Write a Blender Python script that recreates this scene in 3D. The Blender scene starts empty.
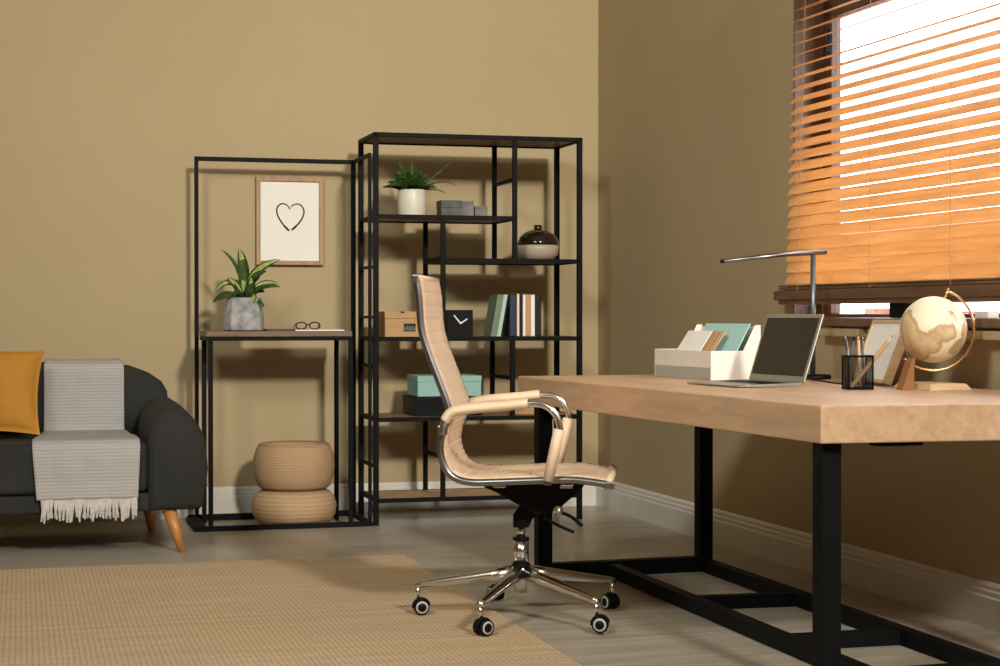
import bpy, bmesh, math, random
from mathutils import Vector, Matrix
from math import sin, cos, pi, radians, atan2, hypot, sqrt
sc = bpy.context.scene
COL = sc.collection

# ---------------------------------------------------------------- camera
cd = bpy.data.cameras.new('camera'); cam = bpy.data.objects.new('camera', cd); COL.objects.link(cam)
cd.sensor_width = 36; cd.lens = 36 * 1750 / 1000; cd.clip_end = 200
cam.location = (0, 0, 1.0)
cam.rotation_euler = (radians(90 - 0.5893), 0, radians(-18.631))
sc.camera = cam

# ---------------------------------------------------------------- light
w = bpy.data.worlds.new('sky'); sc.world = w; w.use_nodes = True
wb = w.node_tree.nodes['Background']; wb.inputs[0].default_value = (0.93, 0.96, 1.0, 1); wb.inputs[1].default_value = 6.0

def area(name, loc, target, size, power, col, shape='SQUARE', sy=None):
    l = bpy.data.lights.new(name, 'AREA'); l.energy = power; l.color = col; l.size = size
    if sy: l.shape = 'RECTANGLE'; l.size_y = sy
    o = bpy.data.objects.new(name, l); COL.objects.link(o); o.location = loc
    d = Vector(target) - Vector(loc); o.rotation_euler = d.to_track_quat('-Z', 'Y').to_euler()
    return o
area('key_light', (2.3, -3.0, 4.9), (2.35, 7.6, 1.75), 0.7, 100, (1.0, 0.93, 0.80)).data.spread = radians(62)
area('fill_light', (-1.8, 1.5, 4.4), (3.2, 6.4, 1.6), 1.2, 88, (0.98, 1.0, 0.90)).data.spread = radians(110)
s = bpy.data.lights.new('sun', 'SUN'); s.energy = 9.0; s.angle = radians(2); s.color = (1.0, 0.86, 0.62)
so = bpy.data.objects.new('sun', s); COL.objects.link(so); so.location = (8, 2, 8)
so.rotation_euler = Vector((-0.80, -0.50, -0.13)).to_track_quat('-Z', 'Y').to_euler()

vs = sc.view_settings; vs.view_transform = 'Standard'; vs.look = 'None'; vs.gamma = 1; vs.exposure = 0.0; vs.use_curve_mapping = False

# ---------------------------------------------------------------- materials
def S2L(c): return tuple(((x / 255) / 12.92 if x / 255 <= .04045 else ((x / 255 + .055) / 1.055) ** 2.4) for x in c)
def new_mat(name):
    m = bpy.data.materials.new(name); m.use_nodes = True
    nt = m.node_tree; b = nt.nodes['Principled BSDF']; return m, nt, b
def N(nt, t, **k):
    n = nt.nodes.new(t)
    for a, v in k.items(): setattr(n, a, v)
    return n
def mat(name, col, rough=0.6, metal=0.0, scale=None, amt=0.12, bump=0.0, bscale=80, stretch=(1, 1, 1), spec=0.5, coat=0):
    m, nt, b = new_mat(name); L = nt.links
    b.inputs['Roughness'].default_value = rough; b.inputs['Metallic'].default_value = metal
    b.inputs['Specular IOR Level'].default_value = spec; b.inputs['Coat Weight'].default_value = coat
    tc = N(nt, 'ShaderNodeTexCoord'); mp = N(nt, 'ShaderNodeMapping'); mp.inputs['Scale'].default_value = stretch
    L.new(tc.outputs['Object'], mp.inputs['Vector'])
    no = N(nt, 'ShaderNodeTexNoise'); no.inputs['Scale'].default_value = scale or 6; no.inputs['Detail'].default_value = 5
    L.new(mp.outputs[0], no.inputs['Vector'])
    r = N(nt, 'ShaderNodeValToRGB'); a = amt
    r.color_ramp.elements[0].position = .3; r.color_ramp.elements[1].position = .7
    r.color_ramp.elements[0].color = tuple(x * (1 - a) for x in col) + (1,)
    r.color_ramp.elements[1].color = tuple(min(1, x * (1 + a)) for x in col) + (1,)
    L.new(no.outputs['Fac'], r.inputs[0]); L.new(r.outputs[0], b.inputs['Base Color'])
    if bump:
        n2 = N(nt, 'ShaderNodeTexNoise'); n2.inputs['Scale'].default_value = bscale; n2.inputs['Detail'].default_value = 4
        L.new(mp.outputs[0], n2.inputs['Vector'])
        bp = N(nt, 'ShaderNodeBump'); bp.inputs['Strength'].default_value = bump; bp.inputs['Distance'].default_value = .01
        L.new(n2.outputs['Fac'], bp.inputs['Height']); L.new(bp.outputs[0], b.inputs['Normal'])
    return m
def wood(name, c1, c2, rough=0.45, stretch=(1, 12, 12), scale=4, bump=.05, transl=0):
    m, nt, b = new_mat(name); L = nt.links
    tc = N(nt, 'ShaderNodeTexCoord'); mp = N(nt, 'ShaderNodeMapping'); mp.inputs['Scale'].default_value = stretch
    L.new(tc.outputs['Object'], mp.inputs['Vector'])
    no = N(nt, 'ShaderNodeTexNoise'); no.inputs['Scale'].default_value = scale; no.inputs['Detail'].default_value = 8; no.inputs['Distortion'].default_value = .6
    L.new(mp.outputs[0], no.inputs['Vector'])
    r = N(nt, 'ShaderNodeValToRGB'); r.color_ramp.elements[0].position = .32; r.color_ramp.elements[1].position = .68
    r.color_ramp.elements[0].color = c1 + (1,); r.color_ramp.elements[1].color = c2 + (1,)
    L.new(no.outputs['Fac'], r.inputs[0]); L.new(r.outputs[0], b.inputs['Base Color'])
    b.inputs['Roughness'].default_value = rough
    bp = N(nt, 'ShaderNodeBump'); bp.inputs['Strength'].default_value = bump; bp.inputs['Distance'].default_value = .005
    L.new(no.outputs['Fac'], bp.inputs['Height']); L.new(bp.outputs[0], b.inputs['Normal'])
    if transl:
        tr = N(nt, 'ShaderNodeBsdfTranslucent'); L.new(r.outputs[0], tr.inputs['Color'])
        mx = N(nt, 'ShaderNodeMixShader'); mx.inputs[0].default_value = transl
        L.new(b.outputs[0], mx.inputs[1]); L.new(tr.outputs[0], mx.inputs[2])
        L.new(mx.outputs[0], nt.nodes['Material Output'].inputs['Surface'])
    return m

M = {}
M['wall'] = mat('wall_paint', (0.445, 0.350, 0.208), .75, scale=1.2, amt=.03, bump=.04, bscale=140, spec=.3)
M['ceil'] = mat('ceiling_paint', (0.62, 0.57, 0.47), .9, amt=.02)
M['trim'] = mat('trim_paint', (0.70, 0.67, 0.62), .4, amt=.02)
M['black'] = mat('black_steel', (0.0045, 0.0055, 0.0065), .55, amt=.15, bump=.03, bscale=300, spec=.10)
M['blackplastic'] = mat('black_plastic', (0.004, 0.004, 0.005), .5, amt=.1, spec=.14)
M['chrome'] = mat('chrome', (0.74, 0.73, 0.72), .2, 1.0, amt=.03)
M['satin'] = mat('satin_steel', (0.27, 0.275, 0.28), .3, 1.0, amt=.03)
M['darkwood'] = wood('dark_shelf_wood', (0.085, 0.045, 0.025), (0.16, 0.09, 0.05))
M['shelfwood'] = wood('brown_shelf_wood', (0.22, 0.125, 0.065), (0.33, 0.20, 0.115))
M['lightshelf'] = wood('light_shelf_wood', (0.42, 0.26, 0.15), (0.55, 0.36, 0.22))
M['consolewood'] = wood('console_wood', (0.13, 0.075, 0.045), (0.21, 0.125, 0.08))
M['blind'] = wood('blind_wood', (0.75, 0.48, 0.225), (0.87, 0.60, 0.32), .45, (14, 1, 14), 3, .04, .55)
M['blinddark'] = wood('blind_rail_wood', (0.095, 0.045, 0.02), (0.16, 0.08, 0.036), .35, (14, 1, 14), 3)
M['framewood'] = wood('window_frame_wood', (0.13, 0.07, 0.042), (0.19, 0.105, 0.065), .4, (14, 14, 1), 3)
M['cream'] = mat('cream_leather', (0.77, 0.585, 0.42), .48, scale=9, amt=.05, bump=.10, bscale=260)
M['sofa'] = mat('charcoal_velvet', (0.018, 0.0185, 0.017), .85, scale=12, amt=.15, bump=.15, bscale=400)
M['mustard'] = mat('mustard_velvet', (0.44, 0.20, 0.02), .8, scale=7, amt=.10, bump=.12, bscale=300)
M['orangewood'] = wood('turned_leg_wood', (0.42, 0.17, 0.045), (0.56, 0.25, 0.075), .4, (10, 10, 1))
M['white'] = mat('white_card', (0.80, 0.77, 0.71), .55, amt=.02)
M['paper'] = mat('paper', (0.84, 0.81, 0.77), .8, amt=.02)
M['teal'] = mat('mint_card', (0.26, 0.46, 0.43), .6, amt=.04)
M['tealpaper'] = mat('aqua_paper', (0.40, 0.66, 0.64), .7, amt=.03)
M['kraft'] = mat('kraft_card', (0.46, 0.275, 0.13), .75, scale=30, amt=.06)
M['kraftdark'] = mat('brown_board', (0.27, 0.115, 0.045), .6, scale=20, amt=.08)
M['oak'] = wood('light_oak', (0.50, 0.33, 0.18), (0.63, 0.44, 0.26), .5)
M['oakframe'] = wood('oak_picture_frame', (0.30, 0.17, 0.075), (0.42, 0.26, 0.125), .5, (8, 8, 1))
M['concrete'] = mat('grey_concrete', (0.34, 0.34, 0.345), .9, scale=22, amt=.4, bump=.5, bscale=28)
M['ceramic'] = mat('white_ceramic', (0.64, 0.60, 0.52), .4, amt=.03)
M['olive'] = mat('dark_olive_glaze', (0.016, 0.011, 0.005), .12, amt=.1, coat=.5)
M['beigeglaze'] = mat('beige_glaze', (0.42, 0.35, 0.27), .4, amt=.04)
M['soil'] = mat('soil', (0.03, 0.02, 0.012), .95, amt=.4)
M['silver'] = mat('silver_aluminium', (0.40, 0.39, 0.35), .38, .6, amt=.02)
M['gunmetal'] = mat('dark_grey_metal', (0.13, 0.14, 0.15), .35, .7, amt=.03)
M['screen'] = mat('laptop_screen', (0.018, 0.015, 0.014), .22, amt=.05)
M['ink'] = mat('black_ink', (0.012, 0.012, 0.012), .8, amt=.05)
M['gold'] = mat('gold_metal', (0.72, 0.42, 0.20), .25, .9, amt=.04)
M['navy'] = mat('navy_cloth', (0.018, 0.032, 0.06), .7, amt=.1)
M['sage'] = mat('sage_cover', (0.16, 0.21, 0.15), .7, amt=.1)
M['mint'] = mat('mint_pages', (0.42, 0.58, 0.50), .7, amt=.03)
M['tan'] = mat('tan_cover', (0.55, 0.30, 0.13), .6, amt=.06)
M['greybox'] = mat('grey_marbled_card', (0.085, 0.088, 0.088), .75, scale=22, amt=.35)
M['greybox2'] = mat('pale_grey_card', (0.17, 0.165, 0.16), .75, scale=20, amt=.3)
M['glass'], nt, b = new_mat('window_glass'); b.inputs['Transmission Weight'].default_value = 1; b.inputs['Roughness'].default_value = 0; b.inputs['IOR'].default_value = 1.02
b.inputs['Base Color'].default_value = (1, 1, 1, 1)
M['cord'] = mat('blind_cord', (0.42, 0.24, 0.11), .7, amt=.05)
M['rubber'] = mat('grey_tyre', (0.45, 0.43, 0.40), .6, amt=.04)

# leaves
def leafmat(name, c1, c2, scale):
    m, nt, b = new_mat(name); L = nt.links
    tc = N(nt, 'ShaderNodeTexCoord'); no = N(nt, 'ShaderNodeTexNoise'); no.inputs['Scale'].default_value = scale
    L.new(tc.outputs['Object'], no.inputs['Vector'])
    r = N(nt, 'ShaderNodeValToRGB'); r.color_ramp.elements[0].position = .4; r.color_ramp.elements[1].position = .6
    r.color_ramp.elements[0].color = c1 + (1,); r.color_ramp.elements[1].color = c2 + (1,)
    L.new(no.outputs['Fac'], r.inputs[0]); L.new(r.outputs[0], b.inputs['Base Color']); b.inputs['Roughness'].default_value = .6; b.inputs['Specular IOR Level'].default_value = .2
    return m
M['leaf'] = leafmat('variegated_leaf', (0.022, 0.05, 0.012), (0.05, 0.10, 0.022), 18)
M['leafpale'] = leafmat('pale_leaf_centre', (0.24, 0.30, 0.08), (0.38, 0.42, 0.14), 25)
M['fern'] = leafmat('fern_green', (0.018, 0.042, 0.008), (0.05, 0.095, 0.018), 40)

# floor: pale grey-brown planks
m, nt, b = new_mat('laminate_floor'); L = nt.links; M['floor'] = m
tc = N(nt, 'ShaderNodeTexCoord'); mp = N(nt, 'ShaderNodeMapping'); mp.inputs['Rotation'].default_value = (0, 0, radians(3))
L.new(tc.outputs['Object'], mp.inputs['Vector'])
bk = N(nt, 'ShaderNodeTexBrick'); bk.inputs['Scale'].default_value = 1; bk.inputs['Brick Width'].default_value = 1.4; bk.inputs['Row Height'].default_value = .19
bk.inputs['Mortar Size'].default_value = .0018; bk.inputs['Color1'].default_value = (0.47, 0.415, 0.34, 1); bk.inputs['Color2'].default_value = (0.41, 0.36, 0.295, 1); bk.inputs['Mortar'].default_value = (0.27, 0.225, 0.175, 1)
L.new(mp.outputs[0], bk.inputs['Vector'])
mp2 = N(nt, 'ShaderNodeMapping'); mp2.inputs['Scale'].default_value = (.8, 9, 1); L.new(tc.outputs['Object'], mp2.inputs['Vector'])
no = N(nt, 'ShaderNodeTexNoise'); no.inputs['Scale'].default_value = 2.2; no.inputs['Detail'].default_value = 7; L.new(mp2.outputs[0], no.inputs['Vector'])
r = N(nt, 'ShaderNodeValToRGB'); r.color_ramp.elements[0].position = .3; r.color_ramp.elements[1].position = .7
r.color_ramp.elements[0].color = (.76, .76, .76, 1); r.color_ramp.elements[1].color = (1.12, 1.12, 1.12, 1); L.new(no.outputs['Fac'], r.inputs[0])
mx = N(nt, 'ShaderNodeMix', data_type='RGBA', blend_type='MULTIPLY'); mx.inputs[0].default_value = 1
L.new(bk.outputs['Color'], mx.inputs[6]); L.new(r.outputs[0], mx.inputs[7]); L.new(mx.outputs[2], b.inputs['Base Color'])
b.inputs['Roughness'].default_value = .33; b.inputs['Specular IOR Level'].default_value = .45

# jute rug: braided courses
m, nt, b = new_mat('woven_jute'); L = nt.links; M['jute'] = m
tc = N(nt, 'ShaderNodeTexCoord')
def wv(rot, sc_, dist):
    mpp = N(nt, 'ShaderNodeMapping'); mpp.inputs['Rotation'].default_value = (0, 0, rot); L.new(tc.outputs['Object'], mpp.inputs['Vector'])
    wn = N(nt, 'ShaderNodeTexWave'); wn.inputs['Scale'].default_value = sc_; wn.inputs['Distortion'].default_value = dist; wn.inputs['Detail'].default_value = 2; wn.inputs['Detail Scale'].default_value = 2
    L.new(mpp.outputs[0], wn.inputs['Vector']); return wn
w1 = wv(0, 19, 2.5); w2 = wv(pi / 2, 12, 3.0)
mul = N(nt, 'ShaderNodeMath', operation='MULTIPLY'); L.new(w1.outputs['Fac'], mul.inputs[0]); L.new(w2.outputs['Fac'], mul.inputs[1])
no = N(nt, 'ShaderNodeTexNoise'); no.inputs['Scale'].default_value = 3; no.inputs['Detail'].default_value = 7; mst = N(nt, 'ShaderNodeMapping'); mst.inputs['Scale'].default_value = (.5, 7, 1); L.new(tc.outputs['Object'], mst.inputs['Vector']); L.new(mst.outputs[0], no.inputs['Vector'])
r = N(nt, 'ShaderNodeValToRGB'); r.color_ramp.elements[0].position = .0; r.color_ramp.elements[1].position = .45
r.color_ramp.elements.new(.14).color = (0.56, 0.415, 0.27, 1); r.color_ramp.elements[0].color = (0.42, 0.30, 0.185, 1); r.color_ramp.elements[2].color = (0.605, 0.455, 0.30, 1); L.new(mul.outputs[0], r.inputs[0])
r2 = N(nt, 'ShaderNodeValToRGB'); r2.color_ramp.elements[0].position = .3; r2.color_ramp.elements[1].position = .7
r2.color_ramp.elements[0].color = (.86, .86, .86, 1); r2.color_ramp.elements[1].color = (1.1, 1.08, 1.05, 1); L.new(no.outputs['Fac'], r2.inputs[0])
mx = N(nt, 'ShaderNodeMix', data_type='RGBA', blend_type='MULTIPLY'); mx.inputs[0].default_value = 1
L.new(r.outputs[0], mx.inputs[6]); L.new(r2.outputs[0], mx.inputs[7]); L.new(mx.outputs[2], b.inputs['Base Color']); b.inputs['Roughness'].default_value = .95
bp = N(nt, 'ShaderNodeBump'); bp.inputs['Strength'].default_value = .3; bp.inputs['Distance'].default_value = .006; L.new(mul.outputs[0], bp.inputs['Height']); L.new(bp.outputs[0], b.inputs['Normal'])

# basket weave (fine horizontal coils)
def coil(name, c1, c2, sz, rough=.8):
    m, nt, b = new_mat(name); L = nt.links
    tc = N(nt, 'ShaderNodeTexCoord'); mp = N(nt, 'ShaderNodeMapping'); mp.inputs['Rotation'].default_value = (0, pi / 2, 0)
    L.new(tc.outputs['Object'], mp.inputs['Vector'])
    wn = N(nt, 'ShaderNodeTexWave'); wn.inputs['Scale'].default_value = sz; wn.inputs['Distortion'].default_value = 1.2; wn.inputs['Detail'].default_value = 3; L.new(mp.outputs[0], wn.inputs['Vector'])
    no = N(nt, 'ShaderNodeTexNoise'); no.inputs['Scale'].default_value = 14; no.inputs['Detail'].default_value = 5; L.new(tc.outputs['Object'], no.inputs['Vector'])
    ad = N(nt, 'ShaderNodeMath', operation='MULTIPLY'); L.new(wn.outputs['Fac'], ad.inputs[0]); L.new(no.outputs['Fac'], ad.inputs[1])
    r = N(nt, 'ShaderNodeValToRGB'); r.color_ramp.elements[0].position = .05; r.color_ramp.elements[1].position = .5
    r.color_ramp.elements[0].color = c1 + (1,); r.color_ramp.elements[1].color = c2 + (1,); L.new(ad.outputs[0], r.inputs[0]); L.new(r.outputs[0], b.inputs['Base Color'])
    b.inputs['Roughness'].default_value = rough
    bp = N(nt, 'ShaderNodeBump'); bp.inputs['Strength'].default_value = .35; bp.inputs['Distance'].default_value = .004; L.new(ad.outputs[0], bp.inputs['Height']); L.new(bp.outputs[0], b.inputs['Normal'])
    return m
M['basket'] = coil('seagrass_weave', (0.41, 0.26, 0.145), (0.48, 0.31, 0.18), 26)
M['basket2'] = coil('fine_seagrass_weave', (0.44, 0.28, 0.155), (0.52, 0.345, 0.20), 16)
M['fringe'] = mat('pale_wool_fringe', (0.56, 0.53, 0.50), .95, scale=60, amt=.15)
M['throw'] = coil('ribbed_grey_wool', (0.37, 0.355, 0.355), (0.43, 0.415, 0.41), 22, .95)

# globe
m, nt, b = new_mat('globe_map'); L = nt.links; M['globe'] = m
tc = N(nt, 'ShaderNodeTexCoord'); no = N(nt, 'ShaderNodeTexNoise'); no.inputs['Scale'].default_value = 7.0; no.inputs['Detail'].default_value = 5; no.inputs['Roughness'].default_value = .45
L.new(tc.outputs['Object'], no.inputs['Vector'])
r = N(nt, 'ShaderNodeValToRGB'); cr = r.color_ramp
cr.elements[0].position = .0; cr.elements[0].color = (0.80, 0.74, 0.60, 1)
cr.elements[1].position = .52; cr.elements[1].color = (0.80, 0.70, 0.52, 1)
for p, c in ((.54, (0.42, 0.27, 0.14, 1)), (.60, (0.64, 0.48, 0.29, 1)), (.70, (0.52, 0.34, 0.18, 1))):
    e = cr.elements.new(p); e.color = c
L.new(no.outputs['Fac'], r.inputs[0]); L.new(r.outputs[0], b.inputs['Base Color']); b.inputs['Roughness'].default_value = .5

# desk top: butcher-block staves
m, nt, b = new_mat('desk_block_wood'); L = nt.links; M['desk'] = m
tc = N(nt, 'ShaderNodeTexCoord'); mp = N(nt, 'ShaderNodeMapping'); mp.inputs['Rotation'].default_value = (0, 0, pi / 2); L.new(tc.outputs['Object'], mp.inputs['Vector'])
bk = N(nt, 'ShaderNodeTexBrick'); bk.inputs['Scale'].default_value = 1; bk.inputs['Brick Width'].default_value = .9; bk.inputs['Row Height'].default_value = .085; bk.inputs['Mortar Size'].default_value = 0
bk.inputs['Color1'].default_value = (0.60, 0.395, 0.25, 1); bk.inputs['Color2'].default_value = (0.53, 0.34, 0.21, 1); L.new(mp.outputs[0], bk.inputs['Vector'])
mp2 = N(nt, 'ShaderNodeMapping'); mp2.inputs['Scale'].default_value = (10, 1, 10); L.new(tc.outputs['Object'], mp2.inputs['Vector'])
no = N(nt, 'ShaderNodeTexNoise'); no.inputs['Scale'].default_value = 3; no.inputs['Detail'].default_value = 7; no.inputs['Distortion'].default_value = .8; L.new(mp2.outputs[0], no.inputs['Vector'])
r = N(nt, 'ShaderNodeValToRGB'); r.color_ramp.elements[0].position = .3; r.color_ramp.elements[1].position = .7
r.color_ramp.elements[0].color = (.84, .82, .8, 1); r.color_ramp.elements[1].color = (1.1, 1.1, 1.1, 1); L.new(no.outputs['Fac'], r.inputs[0])
mx = N(nt, 'ShaderNodeMix', data_type='RGBA', blend_type='MULTIPLY'); mx.inputs[0].default_value = 1
L.new(bk.outputs['Color'], mx.inputs[6]); L.new(r.outputs[0], mx.inputs[7]); L.new(mx.outputs[2], b.inputs['Base Color']); b.inputs['Roughness'].default_value = .38

# ---------------------------------------------------------------- mesh helpers
class MB:
    def __init__(s): s.v = []; s.f = []; s.sm = []
    def add(s, vs, fs, smooth=False):
        n = len(s.v); s.v += [tuple(v) for v in vs]; s.f += [tuple(n + i for i in f) for f in fs]; s.sm += [smooth] * len(fs); return s
    def box(s, x0, x1, y0, y1, z0, z1, mtx=None):
        x0, x1 = min(x0, x1), max(x0, x1); y0, y1 = min(y0, y1), max(y0, y1); z0, z1 = min(z0, z1), max(z0, z1)
        vs = [Vector(p) for p in ((x0, y0, z0), (x1, y0, z0), (x1, y1, z0), (x0, y1, z0), (x0, y0, z1), (x1, y0, z1), (x1, y1, z1), (x0, y1, z1))]
        if mtx is not None: vs = [mtx @ v for v in vs]
        return s.add(vs, [(0, 3, 2, 1), (4, 5, 6, 7), (0, 1, 5, 4), (1, 2, 6, 5), (2, 3, 7, 6), (3, 0, 4, 7)])
    def tube(s, pts, r, n=10, flat=1.0, cap=True, side=None):
        pts = [Vector(p) for p in pts]; m = len(pts); rs = r if isinstance(r, (list, tuple)) else [r] * m
        vs = []; ref = None
        for i, p in enumerate(pts):
            t = (pts[min(i + 1, m - 1)] - pts[max(i - 1, 0)]).normalized()
            if side is not None: ref = Vector(side)
            elif ref is None: ref = Vector((0, 0, 1)) if abs(t.z) < .9 else Vector((0, 1, 0))
            u = (ref - t * ref.dot(t)).normalized()
            if side is None: ref = u
            q = t.cross(u)
            for k in range(n):
                a = 2 * pi * k / n; vs.append(p + (u * cos(a) + q * sin(a) * flat) * rs[i])
        fs = [(i * n + k, i * n + (k + 1) % n, (i + 1) * n + (k + 1) % n, (i + 1) * n + k) for i in range(m - 1) for k in range(n)]
        if cap: fs += [tuple(range(n - 1, -1, -1)), tuple((m - 1) * n + k for k in range(n))]
        return s.add(vs, fs, n > 6)
    def lathe(s, prof, n=32, c=(0, 0, 0), sx=1, sy=1, cap=True):
        vs = []; m = len(prof)
        for r_, z in prof:
            for k in range(n): a = 2 * pi * k / n; vs.append((c[0] + r_ * cos(a) * sx, c[1] + r_ * sin(a) * sy, c[2] + z))
        fs = [(i * n + k, i * n + (k + 1) % n, (i + 1) * n + (k + 1) % n, (i + 1) * n + k) for i in range(m - 1) for k in range(n)]
        if cap: fs += [tuple(range(n - 1, -1, -1)), tuple((m - 1) * n + k for k in range(n))]
        return s.add(vs, fs, True)
    def prism(s, poly, y0, y1, ax='y', mtx=None):
        n = len(poly); f = {'y': lambda a, b, t: (a, t, b), 'x': lambda a, b, t: (t, a, b), 'z': lambda a, b, t: (a, b, t)}[ax]
        vs = [Vector(f(a, b, y0)) for a, b in poly] + [Vector(f(a, b, y1)) for a, b in poly]
        if mtx is not None: vs = [mtx @ v for v in vs]
        return s.add(vs, [tuple(range(n)), tuple(range(2 * n - 1, n - 1, -1))] + [(i, n + i, n + (i + 1) % n, (i + 1) % n) for i in range(n)])
    def build(s, name, m, parent=None, loc=None, rotz=0, bevel=0, seg=2, solid=0, subsurf=0, keep=False):
        me = bpy.data.meshes.new(name); me.from_pydata(s.v, [], s.f)
        bm = bmesh.new(); bm.from_mesh(me)
        if not keep: bmesh.ops.recalc_face_normals(bm, faces=bm.faces)
        bm.to_mesh(me); bm.free()
        for p, q in zip(me.polygons, s.sm): p.use_smooth = q
        mm = M[m] if isinstance(m, str) else m
        me.materials.append(mm)
        o = bpy.data.objects.new(name, me); COL.objects.link(o)
        if parent: o.parent = parent
        if loc: o.location = loc
        if rotz: o.rotation_euler = (0, 0, rotz)
        if solid: md = o.modifiers.new('s', 'SOLIDIFY'); md.thickness = solid; md.offset = 0
        if subsurf: md = o.modifiers.new('u', 'SUBSURF'); md.levels = subsurf; md.render_levels = subsurf
        if bevel:
            md = o.modifiers.new('b', 'BEVEL'); md.width = bevel; md.segments = seg; md.limit_method = 'ANGLE'; md.angle_limit = radians(40)
        return o
def box(*a): return MB().box(*a)
def thing(name, label, cat, loc=(0, 0, 0), rotz=0, group=None):
    o = bpy.data.objects.new(name, None); COL.objects.link(o); o.empty_display_size = .1
    o.location = loc; o.rotation_euler = (0, 0, radians(rotz)); o['label'] = label; o['category'] = cat
    if group: o['group'] = group
    return o
def tag(o, label, cat, group=None):
    o['label'] = label; o['category'] = cat
    if group: o['group'] = group
    return o
def struct(o): o['kind'] = 'structure'; return o
def smooth_path(pts, n=8):
    P = [Vector(p) for p in pts]; out = []
    for i in range(len(P) - 1):
        p0 = P[max(i - 1, 0)]; p1 = P[i]; p2 = P[i + 1]; p3 = P[min(i + 2, len(P) - 1)]
        for k in range(n):
            t = k / n
            out.append(.5 * ((2 * p1) + (p2 - p0) * t + (2 * p0 - 5 * p1 + 4 * p2 - p3) * t * t + (3 * p1 - p0 - 3 * p2 + p3) * t ** 3))
    out.append(P[-1]); return out
def curve_tube(pts, r, n=10, sp=8, **k): return MB().tube(smooth_path(pts, sp), r, n, **k)
def stamp(name, polys, m, parent, y, t=.0008):   # small flat printed marks on a face that looks towards -y
    mb = MB()
    for p in polys: mb.prism(p, y, y + t)
    return mb.build(name, m, parent)

# ---------------------------------------------------------------- setting
CX, CY = 3.4283, 8.5542
AB, AR = radians(-3.3), radians(-2.44)
struct(box(-3.2, 5.0, -5.2, 9.2, -.1, 0).build('floor', 'floor'))
struct(box(-3.2, 5.0, -5.2, 9.2, 5.4, 5.5).build('ceiling', 'ceil'))
struct(box(-6.4, .25, 0, .15, 0, 5.4).build('wall_back', 'wall', loc=(CX, CY, 0), rotz=AB))
struct(box(-2.85, -2.7, -5.2, 9.2, 0, 5.4).build('wall_left', 'wall'))
struct(box(-3.0, 3.6, -5.2, -5.05, 0, 5.4).build('wall_front', 'wall'))
WY0, WY1, WZ0, WZ1 = -4.75, -2.33, .985, 2.36
wr = MB(); T = .20
wr.box(0, T, WY1, .1, 0, 5.4); wr.box(0, T, -14, WY0, 0, 5.4); wr.box(0, T, WY0, WY1, 0, WZ0); wr.box(0, T, WY0, WY1, WZ1, 5.4)
struct(wr.build('wall_right', 'wall', loc=(CX, CY, 0), rotz=AR))
prof = [(0, 0), (-.018, 0), (-.018, .098), (-.014, .104), (-.014, .118), (-.009, .124), (-.009, .136), (-.004, .145), (0, .147)]
pr = [(x, z) for x, z in prof]
bb = MB(); n = len(pr)
bb.add([(x, -.018, z) for x, z in pr] + [(x, -13.4, z) for x, z in pr], [tuple(range(n)), tuple(range(2 * n - 1, n - 1, -1))] + [(i, n + i, n + (i + 1) % n, (i + 1) % n) for i in range(n)])
struct(bb.build('baseboard_right', 'trim', loc=(CX, CY, 0), rotz=AR))
bb = MB(); bb.add([(-6.2, x, z) for x, z in pr] + [(0.0, x, z) for x, z in pr], [tuple(range(n)), tuple(range(2 * n - 1, n - 1, -1))] + [(i, n + i, n + (i + 1) % n, (i + 1) % n) for i in range(n)])
struct(bb.build('baseboard_back', 'trim', loc=(CX, CY, 0), rotz=AB))

# window in the right wall
win = bpy.data.objects.new('window_1', None); COL.objects.link(win); win.location = (CX, CY, 0); win.rotation_euler = (0, 0, AR); struct(win)
fr = MB()
fx0, fx1 = .09, .16
fr.box(fx0, fx1, WY1 - .075, WY1, WZ0, WZ1); fr.box(-.002, fx0, WY1 - .012, WY1, WZ0, WZ1); fr.box(-.002, fx0, WY0, WY1, WZ1 - .012, WZ1); fr.box(fx0, fx1, WY0, WY0 + .09, WZ0, WZ1); fr.box(fx0, fx1, WY0, WY1, WZ1 - .11, WZ1); fr.box(fx0, fx1, WY0, WY1, WZ0, WZ0 + .02)
fr.build('window_frame', 'framewood', win, bevel=.004)
sh = MB(); a0, a1 = WY1 - .128, WY1 - .07
sh.box(.10, .145, a0, a1, WZ0 + .02, WZ1 - .10); sh.box(.10, .145, -4.30, -4.22, WZ0 + .02, WZ1 - .10)
sh.box(.10, .145, -4.30, a1, WZ1 - .195, WZ1 - .10)
sh.build('window_sash', 'framewood', win, bevel=.004)
hl = MB(); hl.box(.085, .10, WY1 - .138, WY1 - .130, 2.02, 2.12); hl.box(.07, .085, WY1 - .142, WY1 - .128, 2.03, 2.05)
hl.build('window_hinge', 'blackplastic', win)
box(.118, .124, WY0 + .09, a0, WZ0 + .02, WZ1 - .195).build('pane', 'glass', win)
sill = box(-.06, .09, -4.9, -2.56, .958, .990); sill = sill.build('sill_board', 'framewood', win, bevel=.006)
ap = MB(); ap.box(-.055, 0, -4.85, -3.05, .921, .950); ap.box(-.055, 0, -2.98, -2.66, .921, .950); ap.build('sill_bracket', 'wall', win, bevel=.003)

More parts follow.
